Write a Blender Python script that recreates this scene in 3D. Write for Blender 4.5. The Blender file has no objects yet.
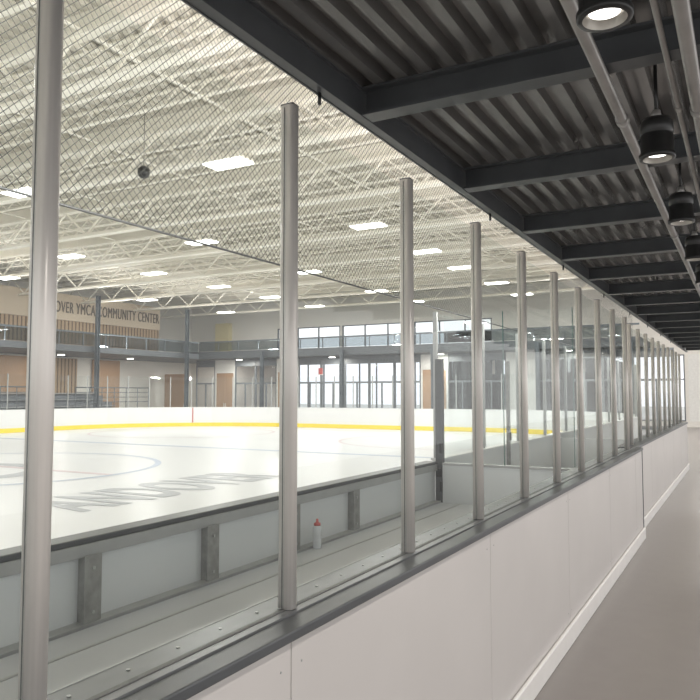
import bpy, bmesh, math, random
from mathutils import Vector, Matrix
random.seed(3)
sc = bpy.context.scene
try:
    sc.view_settings.view_transform = 'Standard'
except Exception:
    pass
COL = sc.collection

# ------------------------------------------------------------------ materials
def mat(name, col, rough=0.5, metal=0.0, noise=0.0, nscale=8.0, bump=0.0, bscale=60.0, emit=None, estr=0.0, stretch=None, spec=None):
    m = bpy.data.materials.new(name); m.use_nodes = True
    nt = m.node_tree; b = nt.nodes['Principled BSDF']
    b.inputs['Roughness'].default_value = rough
    b.inputs['Metallic'].default_value = metal
    if spec is not None: b.inputs['Specular IOR Level'].default_value = spec
    b.inputs['Base Color'].default_value = (*col, 1)
    tc = nt.nodes.new('ShaderNodeTexCoord')
    src = tc.outputs['Object']
    if stretch:
        mp = nt.nodes.new('ShaderNodeMapping'); mp.inputs['Scale'].default_value = stretch
        nt.links.new(src, mp.inputs['Vector']); src = mp.outputs['Vector']
    if noise > 0:
        n = nt.nodes.new('ShaderNodeTexNoise'); n.inputs['Scale'].default_value = nscale
        n.inputs['Detail'].default_value = 5
        nt.links.new(src, n.inputs['Vector'])
        r = nt.nodes.new('ShaderNodeValToRGB')
        r.color_ramp.elements[0].position = 0.3; r.color_ramp.elements[1].position = 0.7
        r.color_ramp.elements[0].color = (*[c*(1-noise) for c in col], 1)
        r.color_ramp.elements[1].color = (*[min(1, c*(1+noise)) for c in col], 1)
        nt.links.new(n.outputs['Fac'], r.inputs['Fac'])
        nt.links.new(r.outputs['Color'], b.inputs['Base Color'])
    if bump > 0:
        n2 = nt.nodes.new('ShaderNodeTexNoise'); n2.inputs['Scale'].default_value = bscale
        nt.links.new(src, n2.inputs['Vector'])
        bp = nt.nodes.new('ShaderNodeBump'); bp.inputs['Strength'].default_value = bump
        bp.inputs['Distance'].default_value = 0.002
        nt.links.new(n2.outputs['Fac'], bp.inputs['Height']); nt.links.new(bp.outputs['Normal'], b.inputs['Normal'])
    if emit:
        b.inputs['Emission Color'].default_value = (*emit, 1)
        b.inputs['Emission Strength'].default_value = estr
    return m

def glass_mat(name, tint=(0.95,0.98,0.97), lo=0.02, hi=0.12, rough=0.0):
    m = bpy.data.materials.new(name); m.use_nodes = True
    nt = m.node_tree; nt.nodes.clear()
    o = nt.nodes.new('ShaderNodeOutputMaterial')
    t = nt.nodes.new('ShaderNodeBsdfTransparent'); t.inputs['Color'].default_value = (*tint,1)
    g = nt.nodes.new('ShaderNodeBsdfGlossy'); g.inputs['Roughness'].default_value = rough
    lw = nt.nodes.new('ShaderNodeLayerWeight'); lw.inputs['Blend'].default_value = 0.5
    pw = nt.nodes.new('ShaderNodeMath'); pw.operation = 'POWER'; pw.inputs[1].default_value = 4.0
    mr = nt.nodes.new('ShaderNodeMapRange'); mr.inputs['To Min'].default_value = lo; mr.inputs['To Max'].default_value = hi
    nt.links.new(lw.outputs['Facing'], pw.inputs[0]); nt.links.new(pw.outputs[0], mr.inputs['Value'])
    mx = nt.nodes.new('ShaderNodeMixShader')
    nt.links.new(mr.outputs[0], mx.inputs[0]); nt.links.new(t.outputs[0], mx.inputs[1]); nt.links.new(g.outputs[0], mx.inputs[2])
    nt.links.new(mx.outputs[0], o.inputs[0])
    return m

def net_mat(name, period, width, col):
    m = bpy.data.materials.new(name); m.use_nodes = True
    nt = m.node_tree; nt.nodes.clear(); N = nt.nodes.new; L = nt.links.new
    o = N('ShaderNodeOutputMaterial'); tc = N('ShaderNodeTexCoord'); sp = N('ShaderNodeSeparateXYZ')
    L(tc.outputs['Object'], sp.inputs[0])
    def math_(op, a, b=None):
        n = N('ShaderNodeMath'); n.operation = op
        for i, v in enumerate((a, b)):
            if v is None: continue
            if isinstance(v, (int, float)): n.inputs[i].default_value = v
            else: L(v, n.inputs[i])
        return n.outputs[0]
    res = None
    for s in ('ADD', 'SUBTRACT'):
        a = math_(s, sp.outputs['Y'], sp.outputs['Z'])
        a = math_('DIVIDE', a, period)
        a = math_('FRACT', math_('ADD', a, 1000.0))
        a = math_('LESS_THAN', a, width)
        res = a if res is None else math_('MAXIMUM', res, a)
    t = N('ShaderNodeBsdfTransparent'); d = N('ShaderNodeBsdfDiffuse'); d.inputs[0].default_value = (*col, 1)
    mx = N('ShaderNodeMixShader'); L(res, mx.inputs[0]); L(t.outputs[0], mx.inputs[1]); L(d.outputs[0], mx.inputs[2])
    L(mx.outputs[0], o.inputs[0])
    return m

def slat_mat(name, c1, c2, axis, period, gap=0.2, rough=0.6):
    m = bpy.data.materials.new(name); m.use_nodes = True
    nt = m.node_tree; N = nt.nodes.new; L = nt.links.new
    b = nt.nodes['Principled BSDF']; b.inputs['Roughness'].default_value = rough
    tc = N('ShaderNodeTexCoord'); sp = N('ShaderNodeSeparateXYZ'); L(tc.outputs['Object'], sp.inputs[0])
    d = N('ShaderNodeMath'); d.operation = 'DIVIDE'; L(sp.outputs[axis], d.inputs[0]); d.inputs[1].default_value = period
    f = N('ShaderNodeMath'); f.operation = 'FRACT'; L(d.outputs[0], f.inputs[0])
    l = N('ShaderNodeMath'); l.operation = 'LESS_THAN'; L(f.outputs[0], l.inputs[0]); l.inputs[1].default_value = gap
    mx = N('ShaderNodeMix'); mx.data_type = 'RGBA'
    L(l.outputs[0], mx.inputs[0]); mx.inputs[6].default_value = (*c1, 1); mx.inputs[7].default_value = (*c2, 1)
    L(mx.outputs[2], b.inputs['Base Color'])
    return m

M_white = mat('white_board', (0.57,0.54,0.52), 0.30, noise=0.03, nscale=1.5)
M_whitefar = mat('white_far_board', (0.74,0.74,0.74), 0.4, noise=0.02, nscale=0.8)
M_boxwhite = mat('white_box_board', (0.70,0.72,0.73), 0.35, noise=0.03, nscale=0.8)
M_kick = mat('white_kick', (0.80,0.78,0.75), 0.35, noise=0.03)
M_yellow = mat('yellow_kick', (0.85,0.66,0.06), 0.4, noise=0.03)
M_alu = mat('satin_aluminium', (0.70,0.665,0.63), 0.34, metal=0.25, noise=0.04, nscale=3, stretch=(40,40,1))
M_aluflat = mat('aluminium_flat', (0.40,0.405,0.40), 0.42, metal=0.3, noise=0.06)
M_sill = mat('grey_sill', (0.17,0.175,0.18), 0.38, metal=0.3, noise=0.1)
M_gasket = mat('dark_gasket', (0.10,0.10,0.10), 0.6, noise=0.1)
M_cap = mat('dark_cap', (0.065,0.069,0.073), 0.4, noise=0.15, nscale=5)
M_steel = mat('grey_steel', (0.30,0.30,0.29), 0.45, metal=0.3, noise=0.2, nscale=14)
M_dsteel = mat('dark_steel', (0.10,0.105,0.11), 0.5, metal=0.2, noise=0.15, nscale=12)
M_bolt = mat('bolt', (0.45,0.45,0.45), 0.35, metal=0.5, noise=0.05)
M_floor = mat('rubber_floor', (0.245,0.222,0.207), 0.30, noise=0.025, nscale=6, bump=0.12, bscale=200)
M_boxfloor = mat('box_platform', (0.46,0.475,0.49), 0.45, noise=0.05, nscale=2)
M_ice = mat('ice', (0.65,0.66,0.665), 0.30, noise=0.05, nscale=0.22, spec=0.25)
M_icemark = mat('ice_marking', (0.38,0.395,0.415), 0.35, noise=0.05, spec=0.2)
M_icered = mat('ice_red_line', (0.56,0.46,0.48), 0.35, noise=0.1, spec=0.2)
M_iceblue = mat('ice_blue_line', (0.40,0.46,0.56), 0.35, noise=0.1, spec=0.2)
M_roof = mat('roof_paint', (0.94,0.90,0.81), 0.55, noise=0.02)
M_deckw = mat('roof_deck_paint', (0.62,0.59,0.52), 0.6, noise=0.03)
M_dark = mat('dark_paint', (0.088,0.094,0.10), 0.34, noise=0.12, nscale=6)
M_darkdeck = mat('dark_deck_paint', (0.29,0.285,0.28), 0.24, metal=0.45, noise=0.10, nscale=4)
M_pipe = mat('conduit', (0.42,0.405,0.39), 0.32, metal=0.4, noise=0.1)
M_black = mat('black', (0.02,0.02,0.02), 0.35, noise=0.1)
M_cable = mat('net_cable', (0.05,0.05,0.05), 0.6, noise=0.1)
M_wall = mat('wall_paint', (0.78,0.75,0.70), 0.7, noise=0.03)
M_frame = mat('window_frame_paint', (0.09,0.105,0.12), 0.4, noise=0.1)
M_gframe = mat('lobby_frame_paint', (0.16,0.175,0.19), 0.4, noise=0.08)
M_wframe = mat('white_frame_paint', (0.78,0.77,0.74), 0.4, noise=0.05)
M_yellowp = mat('yellow_panel_paint', (0.80,0.70,0.42), 0.5, noise=0.05)
M_sign = mat('sign_wall', (0.64,0.53,0.41), 0.6, noise=0.04)
M_letter = mat('letters', (0.16,0.13,0.11), 0.5, noise=0.05)
M_slat = slat_mat('wood_slat', (0.44,0.31,0.20), (0.15,0.10,0.06), 1, 0.30, 0.35)
M_wood = mat('wood_door', (0.42,0.265,0.16), 0.5, noise=0.15, nscale=3, stretch=(8,8,1))
M_slab = mat('slab_edge', (0.10,0.11,0.12), 0.5, noise=0.08)
M_bleach = mat('bleacher', (0.18,0.19,0.21), 0.5, noise=0.1)
M_lens = mat('lamp_lens', (1,1,1), 0.4, emit=(1,0.99,0.95), estr=9.0)
M_canlens = mat('can_lens', (1,1,1), 0.4, emit=(1,0.97,0.92), estr=3.5)
M_reflector = mat('can_reflector', (0.35,0.33,0.30), 0.3, metal=0.6, noise=0.03)
M_glass = glass_mat('rink_glass', (0.965,0.98,0.975), 0.03, 0.18)
M_glasspart = glass_mat('partition_glass', (0.975,0.985,0.98), 0.02, 0.10)
M_glassedge = mat('glass_edge', (0.14,0.24,0.22), 0.2, noise=0.05)
M_glassfar = glass_mat('rink_glass_far', (0.96,0.975,0.975), 0.02, 0.12)
M_win = glass_mat('window_glass', (0.98,0.985,1.0), 0.03, 0.15)
M_rail = glass_mat('railing_glass', (0.60,0.64,0.66), 0.03, 0.12)
M_net = net_mat('netting', 0.060, 0.115, (0.03,0.03,0.028))
M_ground = mat('outside_ground', (0.50,0.50,0.47), 0.9, noise=0.2, nscale=0.3)
M_bottle = mat('bottle_plastic', (0.66,0.68,0.70), 0.2, noise=0.03)
M_red = mat('red_paint', (0.50,0.10,0.09), 0.35, noise=0.05)

# ------------------------------------------------------------------ helpers
def box(bm, x0, x1, y0, y1, z0, z1):
    v = [bm.verts.new(p) for p in [(x0,y0,z0),(x1,y0,z0),(x1,y1,z0),(x0,y1,z0),(x0,y0,z1),(x1,y0,z1),(x1,y1,z1),(x0,y1,z1)]]
    for f in [(0,3,2,1),(4,5,6,7),(0,1,5,4),(1,2,6,5),(2,3,7,6),(3,0,4,7)]:
        bm.faces.new([v[i] for i in f])

def bar(bm, p, q, w, h=None):
    h = h or w
    p, q = Vector(p), Vector(q); d = (q-p).normalized()
    up = Vector((0,0,1)) if abs(d.z) < 0.95 else Vector((1,0,0))
    s = d.cross(up).normalized()*w/2; t = d.cross(s).normalized()*h/2
    a = [bm.verts.new(p+s*i+t*j) for i,j in ((-1,-1),(1,-1),(1,1),(-1,1))]
    b = [bm.verts.new(q+s*i+t*j) for i,j in ((-1,-1),(1,-1),(1,1),(-1,1))]
    bm.faces.new(a[::-1]); bm.faces.new(b)
    for i in range(4):
        bm.faces.new((a[i], a[(i+1)%4], b[(i+1)%4], b[i]))

def tube(bm, p, q, r, seg=16, r2=None, cap=True):
    p, q = Vector(p), Vector(q); d = (q-p).normalized(); r2 = r if r2 is None else r2
    up = Vector((0,0,1)) if abs(d.z) < 0.95 else Vector((1,0,0))
    s = d.cross(up).normalized(); t = d.cross(s).normalized()
    A, B = [], []
    for i in range(seg):
        a = 2*math.pi*i/seg; v = s*math.cos(a)+t*math.sin(a)
        A.append(bm.verts.new(p+v*r)); B.append(bm.verts.new(q+v*r2))
    for i in range(seg):
        f = bm.faces.new((A[i], A[(i+1)%seg], B[(i+1)%seg], B[i])); f.smooth = True
    if cap:
        bm.faces.new(A[::-1]); bm.faces.new(B)

def obj(name, bm, m, label=None, cat=None, parent=None, loc=(0,0,0), kind=None, group=None, bevel=0):
    bmesh.ops.recalc_face_normals(bm, faces=bm.faces[:])
    me = bpy.data.meshes.new(name); bm.to_mesh(me); bm.free()
    me.materials.append(m)
    o = bpy.data.objects.new(name, me); COL.objects.link(o); o.location = loc
    if parent: o.parent = parent
    if label: o['label'] = label
    if cat: o['category'] = cat
    if kind: o['kind'] = kind
    if group: o['group'] = group
    if bevel:
        b = o.modifiers.new('bevel', 'BEVEL'); b.width = bevel; b.segments = 2; b.limit_method = 'ANGLE'
    return o

def boxobj(name, dims, m, **k):
    bm = bmesh.new(); box(bm, *dims); return obj(name, bm, m, **k)

def copy_tree(root, loc, rotz=None):
    n = root.copy(); COL.objects.link(n); n.location = loc
    if rotz is not None: n.rotation_euler[2] = rotz
    def rec(src, dst):
        for c in src.children:
            k = c.copy(); k.parent = dst; COL.objects.link(k); rec(c, k)
    rec(root, n)
    return n

def normal_at(path, i):
    p0 = Vector(path[max(0, i-1)]); p1 = Vector(path[min(len(path)-1, i+1)])
    d = (p1-p0).normalized(); return Vector((-d.y, d.x))

def sweep(bm, path, a, b, z0, z1):
    rings = []
    for i, p in enumerate(path):
        n = normal_at(path, i); p = Vector(p)
        A = p+n*a; B = p+n*b
        rings.append([bm.verts.new((A.x,A.y,z0)), bm.verts.new((B.x,B.y,z0)), bm.verts.new((B.x,B.y,z1)), bm.verts.new((A.x,A.y,z1))])
    for r, s in zip(rings, rings[1:]):
        for i in range(4):
            bm.faces.new((r[i], r[(i+1)%4], s[(i+1)%4], s[i]))
    bm.faces.new(rings[0]); bm.faces.new(rings[-1][::-1])

ICE = 0.10
XB = -3.3      # ice-side dasher line
YB = 8.06      # end of players bench box
# ------------------------------------------------------------------ floors / shell
boxobj('floor', (-46, 8, -12, 49, -0.2, 0.0), M_floor, kind='structure', label='grey-brown rubber walkway floor around the rink', cat='floor')
boxobj('ground', (-90, 12, 49.2, 140, -0.5, -0.25), M_ground, kind='structure', label='pale ground outside the building', cat='ground')

def rinkpath():
    P = []
    r = 8.5; XN, XF_, YE = XB, -31.7, 35.0
    y = YB+0.12
    while y < YE-r-0.3:
        P.append((XN, y)); y += 1.8
    n = 11
    for i in range(n+1):
        a = (math.pi/2)*i/n; P.append((XN-r+r*math.cos(a), YE-r+r*math.sin(a)))
    x = XN-r-1.2
    while x > XF_+r+0.3:
        P.append((x, YE)); x -= 1.2
    for i in range(n+1):
        a = math.pi/2+(math.pi/2)*i/n; P.append((XF_+r+r*math.cos(a), YE-r+r*math.sin(a)))
    y = YE-r-1.2
    while y > -6:
        P.append((XF_, y)); y -= 1.2
    return P
PATH = rinkpath()
bm = bmesh.new()
inner = []
for i, p in enumerate(PATH):
    q = Vector(p)+normal_at(PATH, i)*0.078; inner.append((q.x, q.y))
vs = [bm.verts.new((x,y,ICE)) for x,y in [(XB-0.078,-8)]+inner+[(-31.62,-8)]]
bm.faces.new(vs)
r = bmesh.ops.extrude_face_region(bm, geom=bm.faces[:])
for v in [g for g in r['geom'] if isinstance(g, bmesh.types.BMVert)]: v.co.z = 0.005
ice = obj('ice_sheet', bm, M_ice, label='smooth white ice surface of the hockey rink', cat='ice')
def ring(cx, cy, r0, r1, z, name, m, a0=0, a1=2*math.pi, **k):
    bm = bmesh.new(); n = 96; last = None
    for i in range(n+1):
        a = a0+(a1-a0)*i/n
        p = (bm.verts.new((cx+r0*math.cos(a), cy+r0*math.sin(a), z)), bm.verts.new((cx+r1*math.cos(a), cy+r1*math.sin(a), z)))
        if last: bm.faces.new((last[0], last[1], p[1], p[0]))
        last = p
    return obj(name, bm, m, **k)
ring(-17.5, 12.0, 4.33, 4.5, ICE+0.006, 'centre_circle_marking', M_iceblue, parent=ice)
ring(-17.0, 10.8, 1.7, 2.25, ICE+0.006, 'ice_emblem_marking', M_icemark, parent=ice)
ring(-24.5, 27.5, 4.38, 4.5, ICE+0.006, 'faceoff_circle_marking', M_icered, parent=ice)
ring(-10.5, 27.5, 4.38, 4.5, ICE+0.006, 'faceoff_circle_marking', M_icered, parent=ice)
for xa, xb, y0, w, mm, nm in ((-31.4, -13.2, 12.2, 0.2, M_icered, 'centre_line_marking'), (-31.4, XB-0.3, 20.0, 0.3, M_iceblue, 'blue_line_marking'), (-28.4, -6.8, 33.0, 0.06, M_icered, 'goal_line_marking')):
    boxobj(nm, (xa, xb, y0, y0+w, ICE+0.001, ICE+0.005), mm, parent=ice)

def text_mesh(txt, name, m, width, height, extr=0.01, bold=0.0):
    cu = bpy.data.curves.new(name+'_curve', 'FONT'); cu.body = txt; cu.extrude = extr
    cu.space_character = 1.12; cu.offset = bold
    t = bpy.data.objects.new('tmp_text', cu); COL.objects.link(t)
    bpy.context.view_layer.update()
    dg = bpy.context.evaluated_depsgraph_get()
    me = bpy.data.meshes.new_from_object(t.evaluated_get(dg))
    bpy.data.objects.remove(t)
    xs = [v.co.x for v in me.vertices]; ys = [v.co.y for v in me.vertices]
    sx = width/(max(xs)-min(xs)); sy = height/(max(ys)-min(ys)); x0, y0 = min(xs), min(ys)
    for v in me.vertices:
        v.co.x = (v.co.x-x0)*sx; v.co.y = (v.co.y-y0)*sy
    me.materials.clear(); me.materials.append(m)
    o = bpy.data.objects.new(name, me); COL.objects.link(o)
    return o
t = text_mesh('ANDOVER', 'ice_lettering_marking', M_icemark, 5.9, 1.9, extr=0.001, bold=0.035)
t.parent = ice; t.rotation_euler = (0,0,math.pi/2); t.location = (-9.4, 8.2, ICE+0.006)

# ------------------------------------------------------------------ far dasher boards
bm = bmesh.new(); sweep(bm, PATH, -0.06, 0.05, ICE+0.002, 1.2)
db = obj('dasher_boards', bm, M_whitefar, label='white curved hockey dasher boards around the ice', cat='rink boards')
bm = bmesh.new(); sweep(bm, PATH, 0.05, 0.075, ICE+0.005, 0.32); obj('kickplate', bm, M_yellow, parent=db, label='yellow kickplate')
bm = bmesh.new(); sweep(bm, PATH, -0.09, 0.07, 1.2, 1.23); obj('cap_rail', bm, M_whitefar, parent=db, label='pale cap rail')
aa = math.radians(130.3)
bm = bmesh.new(); box(bm, 8.42, 8.448, -0.028, 0.028, 0.33, 1.19)
gs = obj('goal_line_stripe', bm, M_red, parent=db, label='thin red stripe on the boards', loc=(-31.7+8.5, 26.5, 0)); gs.rotation_euler[2] = aa
ptmpl = None; gt = {}
for i, (a, b) in enumerate(zip(PATH, PATH[1:])):
    a, b = Vector(a), Vector(b); d = b-a; L = d.length; ang = math.atan2(d.y, d.x)
    if ptmpl is None:
        bm = bmesh.new(); box(bm, -0.02, 0.02, -0.025, 0.025, 1.23, 3.0)
        ptmpl = obj('glass_support_post', bm, M_aluflat, label='slim aluminium post holding rink glass above white boards', cat='post', group='posts along the rink boards')
        ptmpl.location = (a.x, a.y, 0); ptmpl.rotation_euler[2] = ang
    else:
        c = ptmpl.copy(); COL.objects.link(c); c.location = (a.x, a.y, 0); c.rotation_euler[2] = ang
    key = round(L, 2)
    if key not in gt:
        bm = bmesh.new(); box(bm, 0.025, L-0.025, -0.006, 0.006, 1.235, 2.98)
        g = gt[key] = obj('rink_glass_shield', bm, M_glassfar, label='clear glass shield above the curved white boards', cat='glass shield', group='glass shields along the rink boards')
    else:
        g = gt[key].copy(); COL.objects.link(g)
    g.location = (a.x, a.y, 0); g.rotation_euler[2] = ang

# ------------------------------------------------------------------ players bench box (near)
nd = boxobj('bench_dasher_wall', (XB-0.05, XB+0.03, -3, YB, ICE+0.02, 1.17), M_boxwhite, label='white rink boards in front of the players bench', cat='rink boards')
boxobj('cap_rail', (XB-0.075, XB+0.07, -3, YB-0.03, 1.17, 1.205), M_cap, parent=nd, label='dark cap rail', bevel=0.008)
boxobj('top_beam', (XB+0.03, XB+0.075, -3, YB-0.03, 1.10, 1.17), M_aluflat, parent=nd, label='aluminium beam under the cap')
boxobj('bottom_beam', (XB+0.03, XB+0.115, -3, YB-0.03, 0.66, 0.745), M_aluflat, parent=nd, label='aluminium bottom beam')
boxobj('kickplate', (XB-0.07, XB-0.05, -3, YB, ICE+0.01, 0.32), M_yellow, parent=nd, label='yellow kickplate')
for i in range(-1, 4):
    y = 2.87+1.03*i
    bm = bmesh.new(); box(bm, XB+0.03, XB+0.09, y-0.04, y+0.05, 0.746, 1.10)
    box(bm, XB+0.09, XB+0.10, y-0.055, y+0.065, 0.746, 1.11)
    br = obj('support_bracket', bm, M_steel, parent=nd, label='grey galvanised steel upright behind boards')
    for z in (0.80, 1.04):
        bm = bmesh.new(); tube(bm, (XB+0.10, y+0.005, z), (XB+0.108, y+0.005, z), 0.010, 8); obj('bracket_bolt', bm, M_bolt, parent=br)
bp = boxobj('bench_platform', (XB+0.125, -1.59, -3, YB-0.06, 0.0, 0.73), M_boxfloor, label='grey raised platform inside the players box', cat='platform')
boxobj('edge_strip', (XB+0.36, XB+0.38, -3, YB-0.06, 0.73, 0.735), M_aluflat, parent=bp, label='aluminium strip')
boxobj('bench_platform', (XB+0.20, -1.70, YB+0.12, 14.1, 0.0, 0.60), M_boxfloor, label='grey raised platform inside the second box', cat='platform')

XE = -1.62
pt = boxobj('box_partition_wall', (XB+0.14, XE, YB-0.03, YB+0.05, 0, 1.165), M_boxwhite, label='low pale partition board at the end of the players box', cat='partition')
boxobj('cap_rail', (XB+0.14, XE, YB-0.04, YB+0.06, 1.165, 1.19), M_aluflat, parent=pt, label='grey cap rail')
gp = boxobj('gate_post', (XB+0.04, XB+0.125, YB+0.002, YB+0.075, 0.0, 2.42), M_dsteel, label='dark grey steel gate post at the bench box corner', cat='post')
for z in (1.3, 0.85):
    boxobj('hinge', (XB+0.10, XB+0.13, YB-0.025, YB+0.002, z, z+0.12), M_black, parent=gp)
boxobj('latch_box', (XB+0.05, XB+0.12, YB-0.025, YB+0.002, 1.02, 1.12), M_black, parent=gp)
for xa, xb in ((XB+0.16, -2.42), (-2.37, -1.64)):
    g = boxobj('partition_glass_shield', (xa, xb, YB+0.0, YB+0.012, 1.191, 2.95), M_glasspart, label='clear glass shield standing on the box partition', cat='glass shield')
    boxobj('glass_edge', (xb-0.008, xb, YB-0.001, YB+0.013, 1.191, 2.951), M_glassedge, parent=g, label='greenish glass edge')
boxobj('box_partition_wall', (XB+0.13, -1.70, 14.2, 14.28, 0, 1.16), M_boxwhite, label='white partition board between rink boxes', cat='partition')
g = boxobj('partition_glass_shield', (XB+0.16, -1.72, 14.22, 14.232, 1.161, 2.95), M_glasspart, label='clear glass shield on the second box partition', cat='glass shield')
boxobj('glass_edge', (-1.728, -1.72, 14.219, 14.233, 1.161, 2.951), M_glassedge, parent=g, label='greenish glass edge')
g2 = boxobj('gate_post', (XB+0.09, XB+0.14, 10.8, 10.85, 0.0, 2.5), M_steel, label='slim grey steel gate post beside the second box', cat='post')
boxobj('hinge', (XB+0.14, XB+0.155, 10.8, 10.85, 1.3, 1.42), M_black, parent=g2)

def lathe(bm, prof, seg=20):
    rings = []
    for r_, z in prof:
        if r_ == 0: rings.append([bm.verts.new((0,0,z))]); continue
        rings.append([bm.verts.new((r_*math.cos(2*math.pi*i/seg), r_*math.sin(2*math.pi*i/seg), z)) for i in range(seg)])
    for a, b in zip(rings, rings[1:]):
        for i in range(seg):
            j = (i+1) % seg
            if len(a) == 1: f = bm.faces.new((a[0], b[j], b[i]))
            elif len(b) == 1: f = bm.faces.new((a[i], a[j], b[0]))
            else: f = bm.faces.new((a[i], a[j], b[j], b[i]))
            f.smooth = True
bm = bmesh.new(); lathe(bm, [(0,0),(0.034,0),(0.036,0.01),(0.036,0.075),(0.031,0.09),(0.036,0.105),(0.036,0.165),(0.03,0.185)])
bt = obj('water_bottle', bm, M_bottle, label='pale translucent sports bottle with red cap on the platform', cat='bottle', loc=(XB+0.160, 5.16, 0.73))
bm = bmesh.new(); lathe(bm, [(0,0.185),(0.028,0.185),(0.028,0.205),(0.012,0.212),(0.009,0.24),(0,0.24)]); obj('bottle_cap', bm, M_red, parent=bt)

# ------------------------------------------------------------------ near barrier wall along the walkway
XF = -1.30
S1 = 10.86
ZT = 1.215
seams = [1.98+2.05*i for i in range(-2, 5)]
seams = [y for y in seams if y < S1-0.5]+[S1]
def dasher_panel(a, b, xf):
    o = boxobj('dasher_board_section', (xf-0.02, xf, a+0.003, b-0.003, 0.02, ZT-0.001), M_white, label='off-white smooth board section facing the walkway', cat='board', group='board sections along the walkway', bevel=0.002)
    for z in (0.24, 1.13):
        for yy in (a+0.06, b-0.06):
            bm = bmesh.new(); tube(bm, (xf, yy, z), (xf+0.002, yy, z), 0.004, 8); obj('screw', bm, M_aluflat, parent=o)
for a, b in zip(seams, seams[1:]): dasher_panel(a, b, XF)
boxobj('barrier_core', (XF-0.25, XF-0.022, seams[0], S1, 0.0, ZT-0.001), M_steel, label='grey inner frame behind the walkway board panels', cat='frame')
boxobj('kick_rail', (XF+0.003, XF+0.030, seams[0], S1, 0.0, 0.155), M_kick, label='white kick rail along the foot of the walkway boards', cat='rail', bevel=0.010)
cap = boxobj('barrier_cap_rail', (XF-0.075, XF+0.02, seams[0], S1, ZT, 1.25), M_cap, label='dark cap rail under the glass beside the walkway', cat='rail', bevel=0.006)
boxobj('glass_channel', (XF-0.165, XF-0.075, seams[0], S1, ZT, 1.256), M_sill, parent=cap, label='grey metal glazing channel')
boxobj('gasket_strip', (XF-0.13, XF-0.11, seams[0], S1, 1.256, 1.258), M_gasket, parent=cap)
boxobj('inner_strip', (XF-0.28, XF-0.165, seams[0], S1, ZT, 1.235), M_sill, parent=cap, label='dark grey metal inner sill')
boxobj('sill_edge', (XF-0.286, XF-0.28, seams[0], S1, ZT-0.02, 1.237), M_aluflat, parent=cap, label='aluminium sill edge')
y = 0.1
while y < S1:
    bm = bmesh.new(); tube(bm, (XF-0.225, y, 1.235), (XF-0.225, y, 1.238), 0.006, 8); y += 0.2
    obj('bolt', bm, M_bolt, parent=cap)

def make_post(x, y, h0, h1, label, grp):
    bm = bmesh.new()
    n = 28; A = []; B = []
    for i in range(n):
        a = 2*math.pi*i/n
        c, s = math.cos(a), math.sin(a)
        px = 0.032*math.copysign(abs(c)**0.8, c); py = 0.026*math.copysign(abs(s)**0.8, s)
        A.append(bm.verts.new((px, py, h0))); B.append(bm.verts.new((px, py, h1)))
    for i in range(n):
        f = bm.faces.new((A[i], A[(i+1)%n], B[(i+1)%n], B[i])); f.smooth = True
    bm.faces.new(A[::-1]); bm.faces.new(B)
    o = obj('glass_post', bm, M_alu, label=label, cat='post', group=grp, loc=(x, y, 0))
    for s in (-1, 1):
        bm = bmesh.new(); ya, yb = sorted((s*0.0268, s*0.022))
        box(bm, -0.007, -0.004, ya, yb, h0, h1-0.01); obj('gasket', bm, M_gasket, parent=o)
    bm = bmesh.new(); box(bm, -0.026, 0.026, -0.022, 0.022, h1, h1+0.006); obj('end_cap', bm, M_gasket, parent=o)
    return o
XP = -1.42
P0 = make_post(XP, 1.11, 1.258, 3.04, 'rounded satin aluminium post clamping tall rink glass', 'glass posts beside the walkway')
bm = bmesh.new(); box(bm, -0.006, 0.006, 0.03, 0.995, 1.26, 3.0)
gl = obj('glass_shield', bm, M_glass, label='tall clear glass shield between two aluminium posts', cat='glass shield', group='glass shields beside the walkway', loc=(XP, 1.11-1.025, 0))
for i in range(-1, 10):
    y = 1.11+1.025*i
    if i != 0: copy_tree(P0, (XP, y, 0))
    if 0 <= i < 9: copy_tree(gl, (XP, y, 0))
boxobj('corner_trim', (XF-0.24, XF+0.006, S1+0.002, S1+0.03, 0.0, 1.25), M_dsteel, label='dark vertical trim closing the end of the board run', cat='trim')
T0, T1 = 10.91, 21.3; X2 = -1.40
y = T0
while y < T1-0.1:
    dasher_panel(y, min(y+2.05, T1), X2); y += 2.05
boxobj('barrier_core', (X2-0.28, X2-0.022, T0, T1, 0.0, ZT-0.001), M_steel, label='grey inner frame behind the walkway board panels', cat='frame')
boxobj('kick_rail', (X2+0.003, X2+0.030, T0, T1, 0.0, 0.155), M_kick, label='white kick rail along the foot of the walkway boards', cat='rail', bevel=0.010)
boxobj('barrier_cap_rail', (X2-0.26, X2+0.02, T0, T1, ZT, 1.25), M_cap, label='dark cap rail under the glass beside the walkway', cat='rail')
y = 1.11+1.025*10; XQ = -1.50
while y < T1:
    copy_tree(P0, (XQ, y, 0.0))
    if y+1.02 < T1: copy_tree(gl, (XQ, y, 0.0))
    y += 1.025

# ------------------------------------------------------------------ protective net
bm = bmesh.new()
v = [bm.verts.new(p) for p in [(0,-3,3.05),(0,26,3.05),(0,26,8.15),(0,-3,8.15)]]; bm.faces.new(v)
net = obj('protective_net', bm, M_net, label='black knotted safety net hung above the boards', cat='net', loc=(XB, 0, 0))
bm = bmesh.new(); tube(bm, (0,-3,3.05), (0,26,3.05), 0.008, 8); obj('border_cable', bm, M_cable, parent=net)
bm = bmesh.new(); tube(bm, (0,-3,8.15), (0,26,8.15), 0.01, 8); obj('border_cable', bm, M_cable, parent=net)

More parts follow.
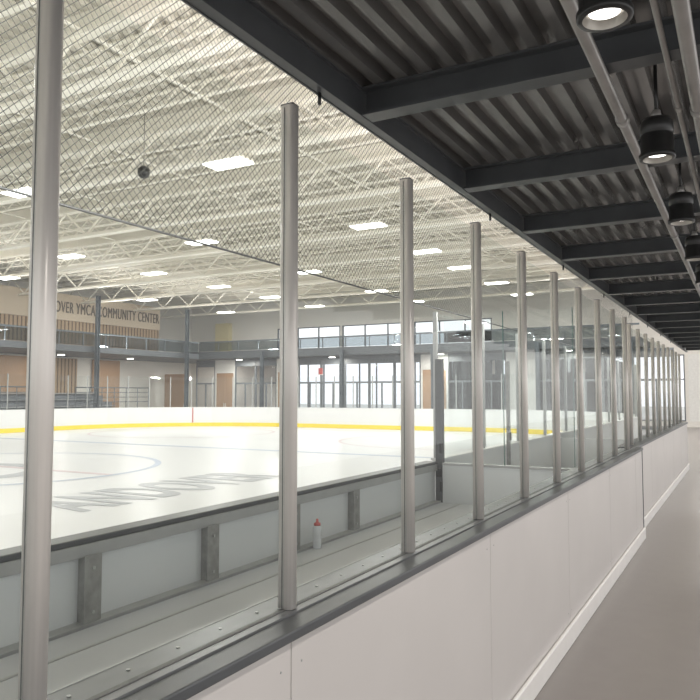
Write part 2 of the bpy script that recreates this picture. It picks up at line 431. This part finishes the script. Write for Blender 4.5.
# ------------------------------------------------------------------ hall roof
bm = bmesh.new()
pitch = 0.40; x = -46.0; pr = []
while x < 6:
    pr += [(x, 9.79), (x+0.18, 9.79), (x+0.21, 9.88), (x+0.37, 9.88)]; x += pitch
a = [bm.verts.new((px, -12, pz)) for px, pz in pr]; b = [bm.verts.new((px, 49, pz)) for px, pz in pr]
for i in range(len(a)-1): bm.faces.new((a[i], a[i+1], b[i+1], b[i]))
obj('ceiling', bm, M_deckw, kind='structure', label='off-white ribbed steel roof deck over the rink', cat='ceiling')
x0, x1 = -41.9, 6.0
# open-web joists between the trusses
bm = bmesh.new(); box(bm, x0, x1, -0.07, 0.07, 9.38, 9.42)
jo = obj('roof_joist', bm, M_roof, label='cream painted open-web steel joist running across the rink roof', cat='beam', group='roof joists')
bm = bmesh.new(); box(bm, x0, x1, -0.07, 0.07, 9.745, 9.785); obj('top_chord', bm, M_roof, parent=jo)
bm = bmesh.new(); n = 48; dx = (x1-x0)/n
for i in range(n):
    xa = x0+dx*i; xm = xa+dx/2; xb = xa+dx
    bar(bm, (xa,0,9.41), (xm,0,9.75), 0.03); bar(bm, (xm,0,9.75), (xb,0,9.41), 0.03)
obj('web', bm, M_roof, parent=jo)
TY = [-9.7+4.9*i for i in range(12)]
JY = [y+d for y in TY for d in (1.225, 2.45, 3.675)]
jo.location = (0, JY[0], 0)
for y in JY[1:]: copy_tree(jo, (0, y, 0))
bm = bmesh.new(); box(bm, -0.05, 0.05, -12, 48, 9.345, 9.37)
pu = None; x = -41.0
while x < -1.0:
    if pu is None: pu = obj('roof_bridging_bar', bm, M_roof, label='cream steel bridging bar running the length of the roof', cat='beam', group='roof bridging bars', loc=(x,0,0))
    else:
        c = pu.copy(); COL.objects.link(c); c.location = (x,0,0)
    x += 4.9
bm = bmesh.new(); box(bm, x0, x1, -0.15, 0.15, 8.20, 8.28); box(bm, x0, x1, -0.025, 0.025, 8.28, 8.36)
tr = obj('roof_truss', bm, M_roof, label='cream open-web steel roof truss spanning the rink', cat='truss', group='roof trusses')
bm = bmesh.new(); box(bm, x0, x1, -0.14, 0.14, 9.26, 9.34); box(bm, x0, x1, -0.02, 0.02, 9.34, 9.785); obj('top_chord', bm, M_roof, parent=tr)
bm = bmesh.new(); n = 20; dx = (x1-x0)/n
for i in range(n):
    xa = x0+dx*i; xm = xa+dx/2; xb = xa+dx
    bar(bm, (xa,0,8.3), (xm,0,9.28), 0.06); bar(bm, (xm,0,9.28), (xb,0,8.3), 0.06)
obj('web', bm, M_roof, parent=tr)
tr.location = (0, TY[0], 0)
for y in TY[1:]: copy_tree(tr, (0, y, 0))

hb = None
POS = [(-11.7,y) for y in (6.5,14.7,22.7,28.0,32.4,37.9,43)]+[(-18.8,y) for y in (5.5,13.9,22.0,30.0,37.5,43)]+[(-25.8,y) for y in (12.0,21.5,26.6,31.7,36.7,42)]+[(-33.5,y) for y in (24,34,42)]+[(-6.5, 30.0),(-6.5,38.0),(-1.0,26),(-1.0,34),(-1.0,41)]  # row nearest the walkway is added, to brighten its far end
for px, py in POS:
    if hb is None:
        bm = bmesh.new(); box(bm, -0.62, 0.62, -0.32, 0.32, 0.03, 0.09)
        hb = obj('high_bay_light', bm, M_roof, label='white rectangular high-bay light glowing under the roof trusses', cat='light', group='high bay lights')
        bm = bmesh.new(); box(bm, -0.6, 0.6, -0.30, 0.30, 0.0, 0.029); obj('lens', bm, M_lens, parent=hb)
        for sx in (-0.45, 0.45):
            bm = bmesh.new(); tube(bm, (sx,0,0.09), (sx,0,1.78), 0.008, 6); obj('hanger_rod', bm, M_roof, parent=hb)
        hb.location = (px, py, 8.0)
    else: copy_tree(hb, (px, py, 8.0))
    ld = bpy.data.lights.new('high_bay_lamp', 'AREA'); ld.shape = 'RECTANGLE'; ld.size = 1.1; ld.size_y = 0.5; ld.energy = 210; ld.color = (1, 0.98, 0.945)
    lo = bpy.data.objects.new('high_bay_lamp', ld); COL.objects.link(lo); lo.location = (px, py, 7.98)

bm = bmesh.new(); lathe(bm, [(0,0),(0.10,0),(0.16,0.08),(0.16,0.22),(0.08,0.30),(0,0.30)])
sp = obj('hanging_speaker', bm, M_black, label='small black pendant speaker under the roof', cat='speaker', loc=(-14, 14, 7.8))
bm = bmesh.new(); tube(bm, (0,0,0.3), (0,0,1.99), 0.008, 6); obj('cable', bm, M_black, parent=sp)

def roof_fill(x, y, z, aim, e):  # uplights added to brighten the hall roof from below
    bm = bmesh.new(); box(bm, -0.6, 0.6, -0.15, 0.15, -0.08, -0.01)
    f = obj('roof_fill_light', bm, M_frame, label='dark linear fill light added to brighten the roof, aimed upward', cat='light', loc=(x, y, z), group='added roof fill lights')
    bm = bmesh.new(); box(bm, -0.03, 0.03, -0.03, 0.03, -0.20, -0.08); obj('bracket', bm, M_frame, parent=f)
    ld = bpy.data.lights.new('roof_fill_lamp', 'AREA'); ld.shape = 'RECTANGLE'; ld.size = 1.2; ld.size_y = 0.3; ld.energy = e; ld.color = (1, 0.97, 0.92)
    lo = bpy.data.objects.new('roof_fill_lamp', ld); COL.objects.link(lo); lo.location = (x, y, z)
    lo.rotation_euler = (Vector(aim)-Vector((x,y,z))).to_track_quat('-Z', 'Y').to_euler()
for y in (2, 9, 16):
    roof_fill(-0.9, y, 3.705, (-13, y+3, 9.8), 720)
for y in (14, 24, 34):
    roof_fill(-37.5, y, 5.205, (-24, y, 9.8), 480)
for x in (-30, -20, -10):
    roof_fill(x, 43.5, 5.355, (x, 30, 9.8), 480)

# ------------------------------------------------------------------ end wall with windows
YW = 48.0
def wallbox(name, *d, m=M_wall): return boxobj(name, d, m, kind='structure', label='off-white painted end wall of the rink hall', cat='wall')
wallbox('wall_end', -46, -33, YW, YW+0.3, 0, 9.78)
wallbox('wall_end', -33, 8, YW, YW+0.3, 7.25, 9.78)
wallbox('wall_end', -33, 8, YW, YW+0.3, 4.4, 5.45)
wallbox('wall_end', -33, 8, YW, YW+0.3, 0, 0.35)
boxobj('wall_side', (-42.3, -42, -12, YW, 0, 9.78), M_wall, kind='structure', label='off-white painted long side wall of the hall', cat='wall')
wn = 0
def window(x0, x1, z0, z1, n, mid, mf):
    global wn; wn += 1
    bm = bmesh.new(); w = 0.07; y0, y1 = YW-0.02, YW+0.12
    box(bm, x0, x1, y0, y1, z0, z0+w); box(bm, x0, x1, y0, y1, z1-w, z1)
    for i in range(n+1):
        xx = x0+(x1-x0-w)*i/n; box(bm, xx, xx+w, y0, y1, z0+w, z1-w)
    if mid: 
        zz = z0+(z1-z0)*0.62; box(bm, x0+w, x1-w, y0+0.03, y1-0.03, zz, zz+w)
    f = obj('window_%d' % wn, bm, mf, kind='structure', label='framed glazed window band in the end wall', cat='window')
    boxobj('pane', (x0+0.01, x1-0.01, YW+0.05, YW+0.06, z0+0.02, z1-0.02), M_win, parent=f)
for i, (a, b) in enumerate([(-33,-27.2),(-27.0,-21.2),(-21.0,-15.2),(-15,-9.2),(-9.0,-3.2),(-3.0,4)]):
    if i < 3: window(a, b, 5.45, 7.25, 3, False, M_frame)
    else: wallbox('wall_end', a, b, YW, YW+0.3, 5.45, 7.25)
    if i < 5: window(a, b, 0.35, 4.4, 4, True, M_gframe)
    else: wallbox('wall_end', a, b, YW, YW+0.3, 0.35, 4.4, m=M_wframe)
    if i: wallbox('wall_end', a-0.2, a, YW, YW+0.3, 0.35, 4.4); wallbox('wall_end', a-0.2, a, YW, YW+0.3, 5.45, 7.25)

YL = 44.0
kx = -38.0; idx = 0
PAT = ['g','d','g','g','d','g','g','g','g','g','d','g','g','w','g','g','g','g']
while kx < -5:
    wdt = 1.9; k_ = PAT[idx % len(PAT)]
    if k_ == 'w':
        d = boxobj('lobby_wall_section', (kx, kx+wdt, YL, YL+0.12, 0, 4.6), M_wframe, label='warm white solid wall bay in the glazed lobby screen', cat='wall section', group='solid lobby bays')
    elif k_ == 'd':
        bm = bmesh.new(); w = 0.12
        box(bm, kx, kx+w, YL, YL+0.12, 0, 4.6); box(bm, kx+wdt-w, kx+wdt, YL, YL+0.12, 0, 4.6); box(bm, kx+w, kx+wdt-w, YL, YL+0.12, 3.6, 4.6)
        d = obj('lobby_door_bay', bm, M_wframe, label='white wall bay holding warm brown wooden double doors', cat='door bay', group='wood door bays')
        mid = kx+wdt/2
        for s_, (xa, xb) in ((1, (kx+w, mid-0.01)), (-1, (mid+0.01, kx+wdt-w))):
            lf = boxobj('door_leaf', (xa, xb, YL+0.03, YL+0.09, 0, 3.6), M_wood, parent=d)
            hx = mid-0.10 if s_ == 1 else mid+0.06
            boxobj('handle', (hx, hx+0.04, YL-0.02, YL+0.03, 0.9, 1.3), M_alu, parent=lf)
    else:
        bm = bmesh.new(); w = 0.07
        box(bm, kx, kx+w, YL, YL+0.12, 0, 4.6); box(bm, kx+wdt-w, kx+wdt, YL, YL+0.12, 0, 4.6)
        box(bm, kx+w, kx+wdt-w, YL, YL+0.12, 0, 0.2); box(bm, kx+w, kx+wdt-w, YL, YL+0.12, 2.75, 2.87); box(bm, kx+w, kx+wdt-w, YL, YL+0.12, 4.1, 4.6)
        box(bm, kx+wdt/2-0.04, kx+wdt/2+0.04, YL, YL+0.12, 0.2, 2.75)
        d = obj('glazed_screen_bay', bm, M_gframe, label='dark-framed glazed lobby bay with double doors', cat='glazed screen', group='glazed lobby bays')
        boxobj('pane', (kx+w, kx+wdt-w, YL+0.05, YL+0.06, 0.2, 4.1), M_win, parent=d)
    kx += wdt+0.02; idx += 1
po = boxobj('poster', (-26.7, -26.35, YL-0.03, YL-0.005, 3.4, 3.85), M_red, label='small red poster on the lobby glazing', cat='poster')
boxobj('poster_frame', (-26.73, -26.32, YL-0.035, YL-0.03, 3.36, 3.40), M_wframe, parent=po)

def slab(name, d, lab): return boxobj(name, d, M_slab, label=lab, cat='balcony')
e = slab('balcony_slab', (-42, -5, 42, YW-0.03, 4.62, 5.15), 'dark-edged upper gallery floor along the end of the hall')
s = slab('balcony_slab', (-42, -36, 8, 41.98, 4.62, 5.0), 'dark-edged upper gallery floor along the side of the hall')
for k in range(17):
    xx = -36+1.8*k
    boxobj('railing_glass', (xx+0.03, xx+1.77, 42.05, 42.06, 5.18, 5.80), M_rail, parent=e)
    boxobj('railing_post', (xx-0.03, xx+0.03, 42.03, 42.08, 5.15, 5.81), M_frame, parent=e)
boxobj('handrail', (-36, -5, 42.02, 42.09, 5.80, 5.90), M_frame, parent=e)
for k in range(18):
    yy = 9.6+1.8*k
    boxobj('railing_glass', (-36.07, -36.06, yy+0.03, yy+1.77, 5.03, 5.78), M_rail, parent=s)
    boxobj('railing_post', (-36.09, -36.04, yy-0.03, yy+0.03, 5.0, 5.8), M_frame, parent=s)
boxobj('handrail', (-36.10, -36.03, 8, 42, 5.78, 5.88), M_frame, parent=s)
for (cx, cy, m, z1) in [(-35.7,40.3,M_frame,8.19),(-35.7,32.0,M_frame,8.19),(-30.0,41.7,M_frame,4.98),(-23.5,41.7,M_frame,4.98),(-17,41.7,M_frame,4.98),(-10.5,41.7,M_frame,4.98),(-35.7,23,M_frame,8.19),(-5.4,41.7,M_frame,4.98)]:
    bm = bmesh.new(); box(bm, -0.11, 0.11, -0.11, -0.08, 0, z1); box(bm, -0.11, 0.11, 0.08, 0.11, 0, z1); box(bm, -0.02, 0.02, -0.08, 0.08, 0, z1)
    c = obj('steel_column', bm, m, label='dark steel column standing beside the gallery edge', cat='column', loc=(cx, cy, 0))
    bm = bmesh.new(); box(bm, -0.25, 0.25, -0.25, 0.25, 0, 0.03); obj('base_plate', bm, m, parent=c)

sw = boxobj('sign_fascia', (-40.1, -39.9, 8, 41.9, 6.95, 8.7), M_sign, label='beige fascia band carrying the community centre name', cat='sign')
t = text_mesh('ANDOVER YMCA COMMUNITY CENTER', 'lettering', M_letter, 10.95, 0.74, extr=0.02, bold=0.0)
t.parent = sw; t.rotation_euler = (math.pi/2, 0, math.pi/2); t.location = (-39.86, 30.8, 7.45)
boxobj('slatted_wall_cladding', (-40.2, -40.0, 8, 41.9, 5.0, 6.95), M_slat, label='brown vertical wood slat cladding above the gallery', cat='wall cladding')
gc = boxobj('gallery_cabinet', (-39.0, -37.6, YW-0.5, YW-0.04, 5.15, 7.9), M_yellowp, label='tall pale yellow cabinet on the upper gallery', cat='cabinet')
boxobj('plinth', (-39.03, -37.57, YW-0.53, YW-0.5, 5.15, 5.3), M_frame, parent=gc)

for k in range(8):
    y0 = 9+4*k
    boxobj('lower_wall_cladding', (-41.9, -41.7, y0+0.1, y0+2.6, 0, 4.5), M_wood if k % 2 else M_slat, label='warm wood cladding beneath the side gallery', cat='wall cladding', group='cladding beneath the gallery')
bl = boxobj('bleacher_stand', (-41.6, -40.4, 12, 36, 0, 2.0), M_bleach, label='dark grey stepped spectator bleachers beside the rink', cat='bleachers')
for k in range(4):
    boxobj('step', (-40.4+0.9*k, -39.5+0.9*k, 12, 36, 0, 1.9-0.42*k), M_bleach, parent=bl)
    boxobj('seat_board', (-40.35+0.9*k, -40.05+0.9*k, 12, 36, 2.02-0.42*k, 2.07-0.42*k), M_aluflat, parent=bl)
for ya, yb in ((20, 28), (30, 36)):
    bm = bmesh.new(); tube(bm, (-35.2, ya, 2.4), (-35.2, yb, 2.4), 0.035, 8)
    fr = obj('guard_railing', bm, M_frame, label='dark tubular guard rail in front of the bleachers', cat='railing')
    for z in (1.5, 1.8, 2.1):
        bm = bmesh.new(); tube(bm, (-35.2, ya, z), (-35.2, yb, z), 0.02, 8); obj('rail', bm, M_frame, parent=fr)
    yy = ya
    while yy <= yb:
        bm = bmesh.new(); tube(bm, (-35.2, yy, 0), (-35.2, yy, 2.4), 0.025, 8); obj('upright', bm, M_frame, parent=fr); yy += 1.0
def door(x0, w, y):
    d = boxobj('wood_door', (x0, x0+w, y-0.08, y-0.02, 0.0, 3.6), M_wood, label='brown wood door in pale wall beneath the gallery', cat='door')
    boxobj('handle', (x0+w-0.15, x0+w-0.1, y-0.12, y-0.08, 0.95, 1.2), M_alu, parent=d)
door(-41.3, 2.2, YL+0.1)
gf = None
for px, py in [(-39,y) for y in (14,20,26,32,38)]+[(x,43.0) for x in (-33,-25,-17,-9)]+[(x,46.0) for x in (-38,-29,-21,-13,-7)]:  # fixtures added to lift the dull space beneath the galleries
    if gf is None:
        bm = bmesh.new(); tube(bm, (0,0,0.02), (0,0,0.10), 0.25, 24)
        gf = obj('gallery_fill_light', bm, M_roof, label='round white fill light added beneath the gallery', cat='light', group='fill lights added beneath the gallery')
        bm = bmesh.new(); tube(bm, (0,0,0.0), (0,0,0.019), 0.22, 24); obj('lens', bm, M_lens, parent=gf)
        gf.location = (px, py, 4.519)
    else: copy_tree(gf, (px, py, 4.519))
    ld = bpy.data.lights.new('gallery_fill_lamp', 'AREA'); ld.shape = 'DISK'; ld.size = 0.42; ld.energy = 95; ld.color = (1, 0.94, 0.86)
    lo = bpy.data.objects.new('gallery_fill_lamp', ld); COL.objects.link(lo); lo.location = (px, py, 4.50)

# ------------------------------------------------------------------ walkway ceiling
bm = bmesh.new()
pr = []; x = -1.40; p = 0.105
while x < 2.2:
    pr += [(x, 3.272), (x+0.040, 3.272), (x+0.048, 3.318), (x+0.097, 3.318)]; x += p
YC0, YC1 = -3.0, 21.8
a = [bm.verts.new((px, YC0, pz)) for px, pz in pr]; b = [bm.verts.new((px, YC1, pz)) for px, pz in pr]
for i in range(len(a)-1): bm.faces.new((a[i], a[i+1], b[i+1], b[i]))
obj('metal_deck_soffit', bm, M_darkdeck, label='dark grey corrugated metal deck above the walkway', cat='ceiling')
boxobj('unseen_floor_slab', (-1.40, 2.3, YC0, YC1, 3.32, 3.5), M_slab, label='unseen floor slab added over the walkway deck to block light', cat='slab')  # unseen slab, put on the deck to block light
bm = bmesh.new(); box(bm, -1.402, -1.358, YC0, YC1, 3.148, 3.158); box(bm, -1.385, -1.37, YC0, YC1, 3.158, 3.262); box(bm, -1.402, -1.358, YC0, YC1, 3.262, 3.272)
eb = obj('edge_beam', bm, M_dark, label='dark painted steel edge beam along the walkway ceiling', cat='beam')
boxobj('edge_fascia', (-1.41, -1.403, YC0, YC1, 3.145, 3.5), M_dark, parent=eb)
for k in range(8):
    y = 2.3+2.1*k
    bm = bmesh.new(); tube(bm, (0,0,0.02), (0,0,-0.025), 0.007, 10)
    hk = obj('cable_hook', bm, M_black, parent=eb, loc=(-1.395, y, 3.128))
bm = bmesh.new()
box(bm, -1.355, 2.2, -0.045, 0.045, 3.150, 3.160); box(bm, -1.355, 2.2, -0.045, 0.045, 3.26, 3.27); box(bm, -1.355, 2.2, -0.005, 0.005, 3.160, 3.26)
cb = None; y = 2.62-1.22*3
while y < YC1:
    if cb is None: cb = obj('cross_beam', bm, M_dark, label='dark painted steel joist under the corrugated deck', cat='beam', group='walkway ceiling joists', loc=(0,y,0))
    else:
        c = cb.copy(); COL.objects.link(c); c.location = (0,y,0)
    y += 1.22
def pipe(x, z, r, lab):
    bm = bmesh.new(); tube(bm, (x, YC0, z), (x, YC1, z), r, 16)
    o = obj('ceiling_conduit', bm, M_pipe, label=lab, cat='pipe')
    y = 0.6
    while y < YC1:
        bm = bmesh.new(); tube(bm, (x, y, z), (x, y+0.05, z), r*1.25, 16); obj('coupling', bm, M_pipe, parent=o); y += 2.44
pipe(-0.41, 3.120, 0.021, 'grey metal conduit pipe below the ceiling joists')
pipe(-0.20, 3.13, 0.010, 'thin grey conduit beside the lamps')
pipe(-0.13, 3.113, 0.024, 'thick grey metal pipe below the ceiling joists')

def can(x, y):
    bm = bmesh.new(); zb = 2.87
    lathe(bm, [(0.050,0.0),(0.062,0.0),(0.064,0.006),(0.064,0.018),(0.058,0.022),(0.058,0.085),(0.055,0.088),(0.055,0.094),(0.058,0.097),(0.058,0.135),(0.050,0.15),(0.0,0.15)], 32)
    o = obj('can_downlight', bm, M_black, label='black cylindrical pendant downlight with glowing lens', cat='light', group='walkway downlights', loc=(x, y, zb))
    bm = bmesh.new(); lathe(bm, [(0.050,0.0),(0.040,0.03),(0.036,0.033)], 32); obj('reflector', bm, M_reflector, parent=o)
    bm = bmesh.new(); lathe(bm, [(0.0,0.018),(0.036,0.018),(0.036,0.02),(0.0,0.02)], 32); obj('lens', bm, M_canlens, parent=o)
    bm = bmesh.new(); tube(bm, (0,0,0.15), (0,0,0.402), 0.007, 10); obj('stem', bm, M_black, parent=o)
    bm = bmesh.new(); tube(bm, (0,0,0.15), (0,0,0.185), 0.022, 16, 0.014); obj('stem_collar', bm, M_pipe, parent=o)
    return o
CX = -0.262
CY = [0.57+1.14*i for i in range(18)]
c0 = can(CX, CY[0])
for y in CY[1:]: copy_tree(c0, (CX, y, 2.87))
for y in [-1.5]+CY[::2]:
    ld = bpy.data.lights.new('downlight_lamp', 'SPOT'); ld.energy = 82; ld.spot_size = math.radians(150); ld.spot_blend = 0.9; ld.shadow_soft_size = 0.05; ld.color = (1,0.95,0.89)
    lo = bpy.data.objects.new('downlight_lamp', ld); COL.objects.link(lo); lo.location = (CX, y, 2.865)

# ------------------------------------------------------------------ world + camera
w = bpy.data.worlds.new('World'); sc.world = w; w.use_nodes = True
bg = w.node_tree.nodes['Background']; bg.inputs[0].default_value = (1.0,0.99,0.985,1); bg.inputs[1].default_value = 1.5
cd = bpy.data.cameras.new('Camera'); cam = bpy.data.objects.new('Camera', cd); COL.objects.link(cam)
cd.sensor_width = 36; cd.lens = 720/700*36; cd.clip_start = 0.05; cd.clip_end = 400
cam.location = (0,0,2.0)
cam.rotation_euler = (math.radians(93.5), 0, math.radians(28.75))
sc.camera = cam
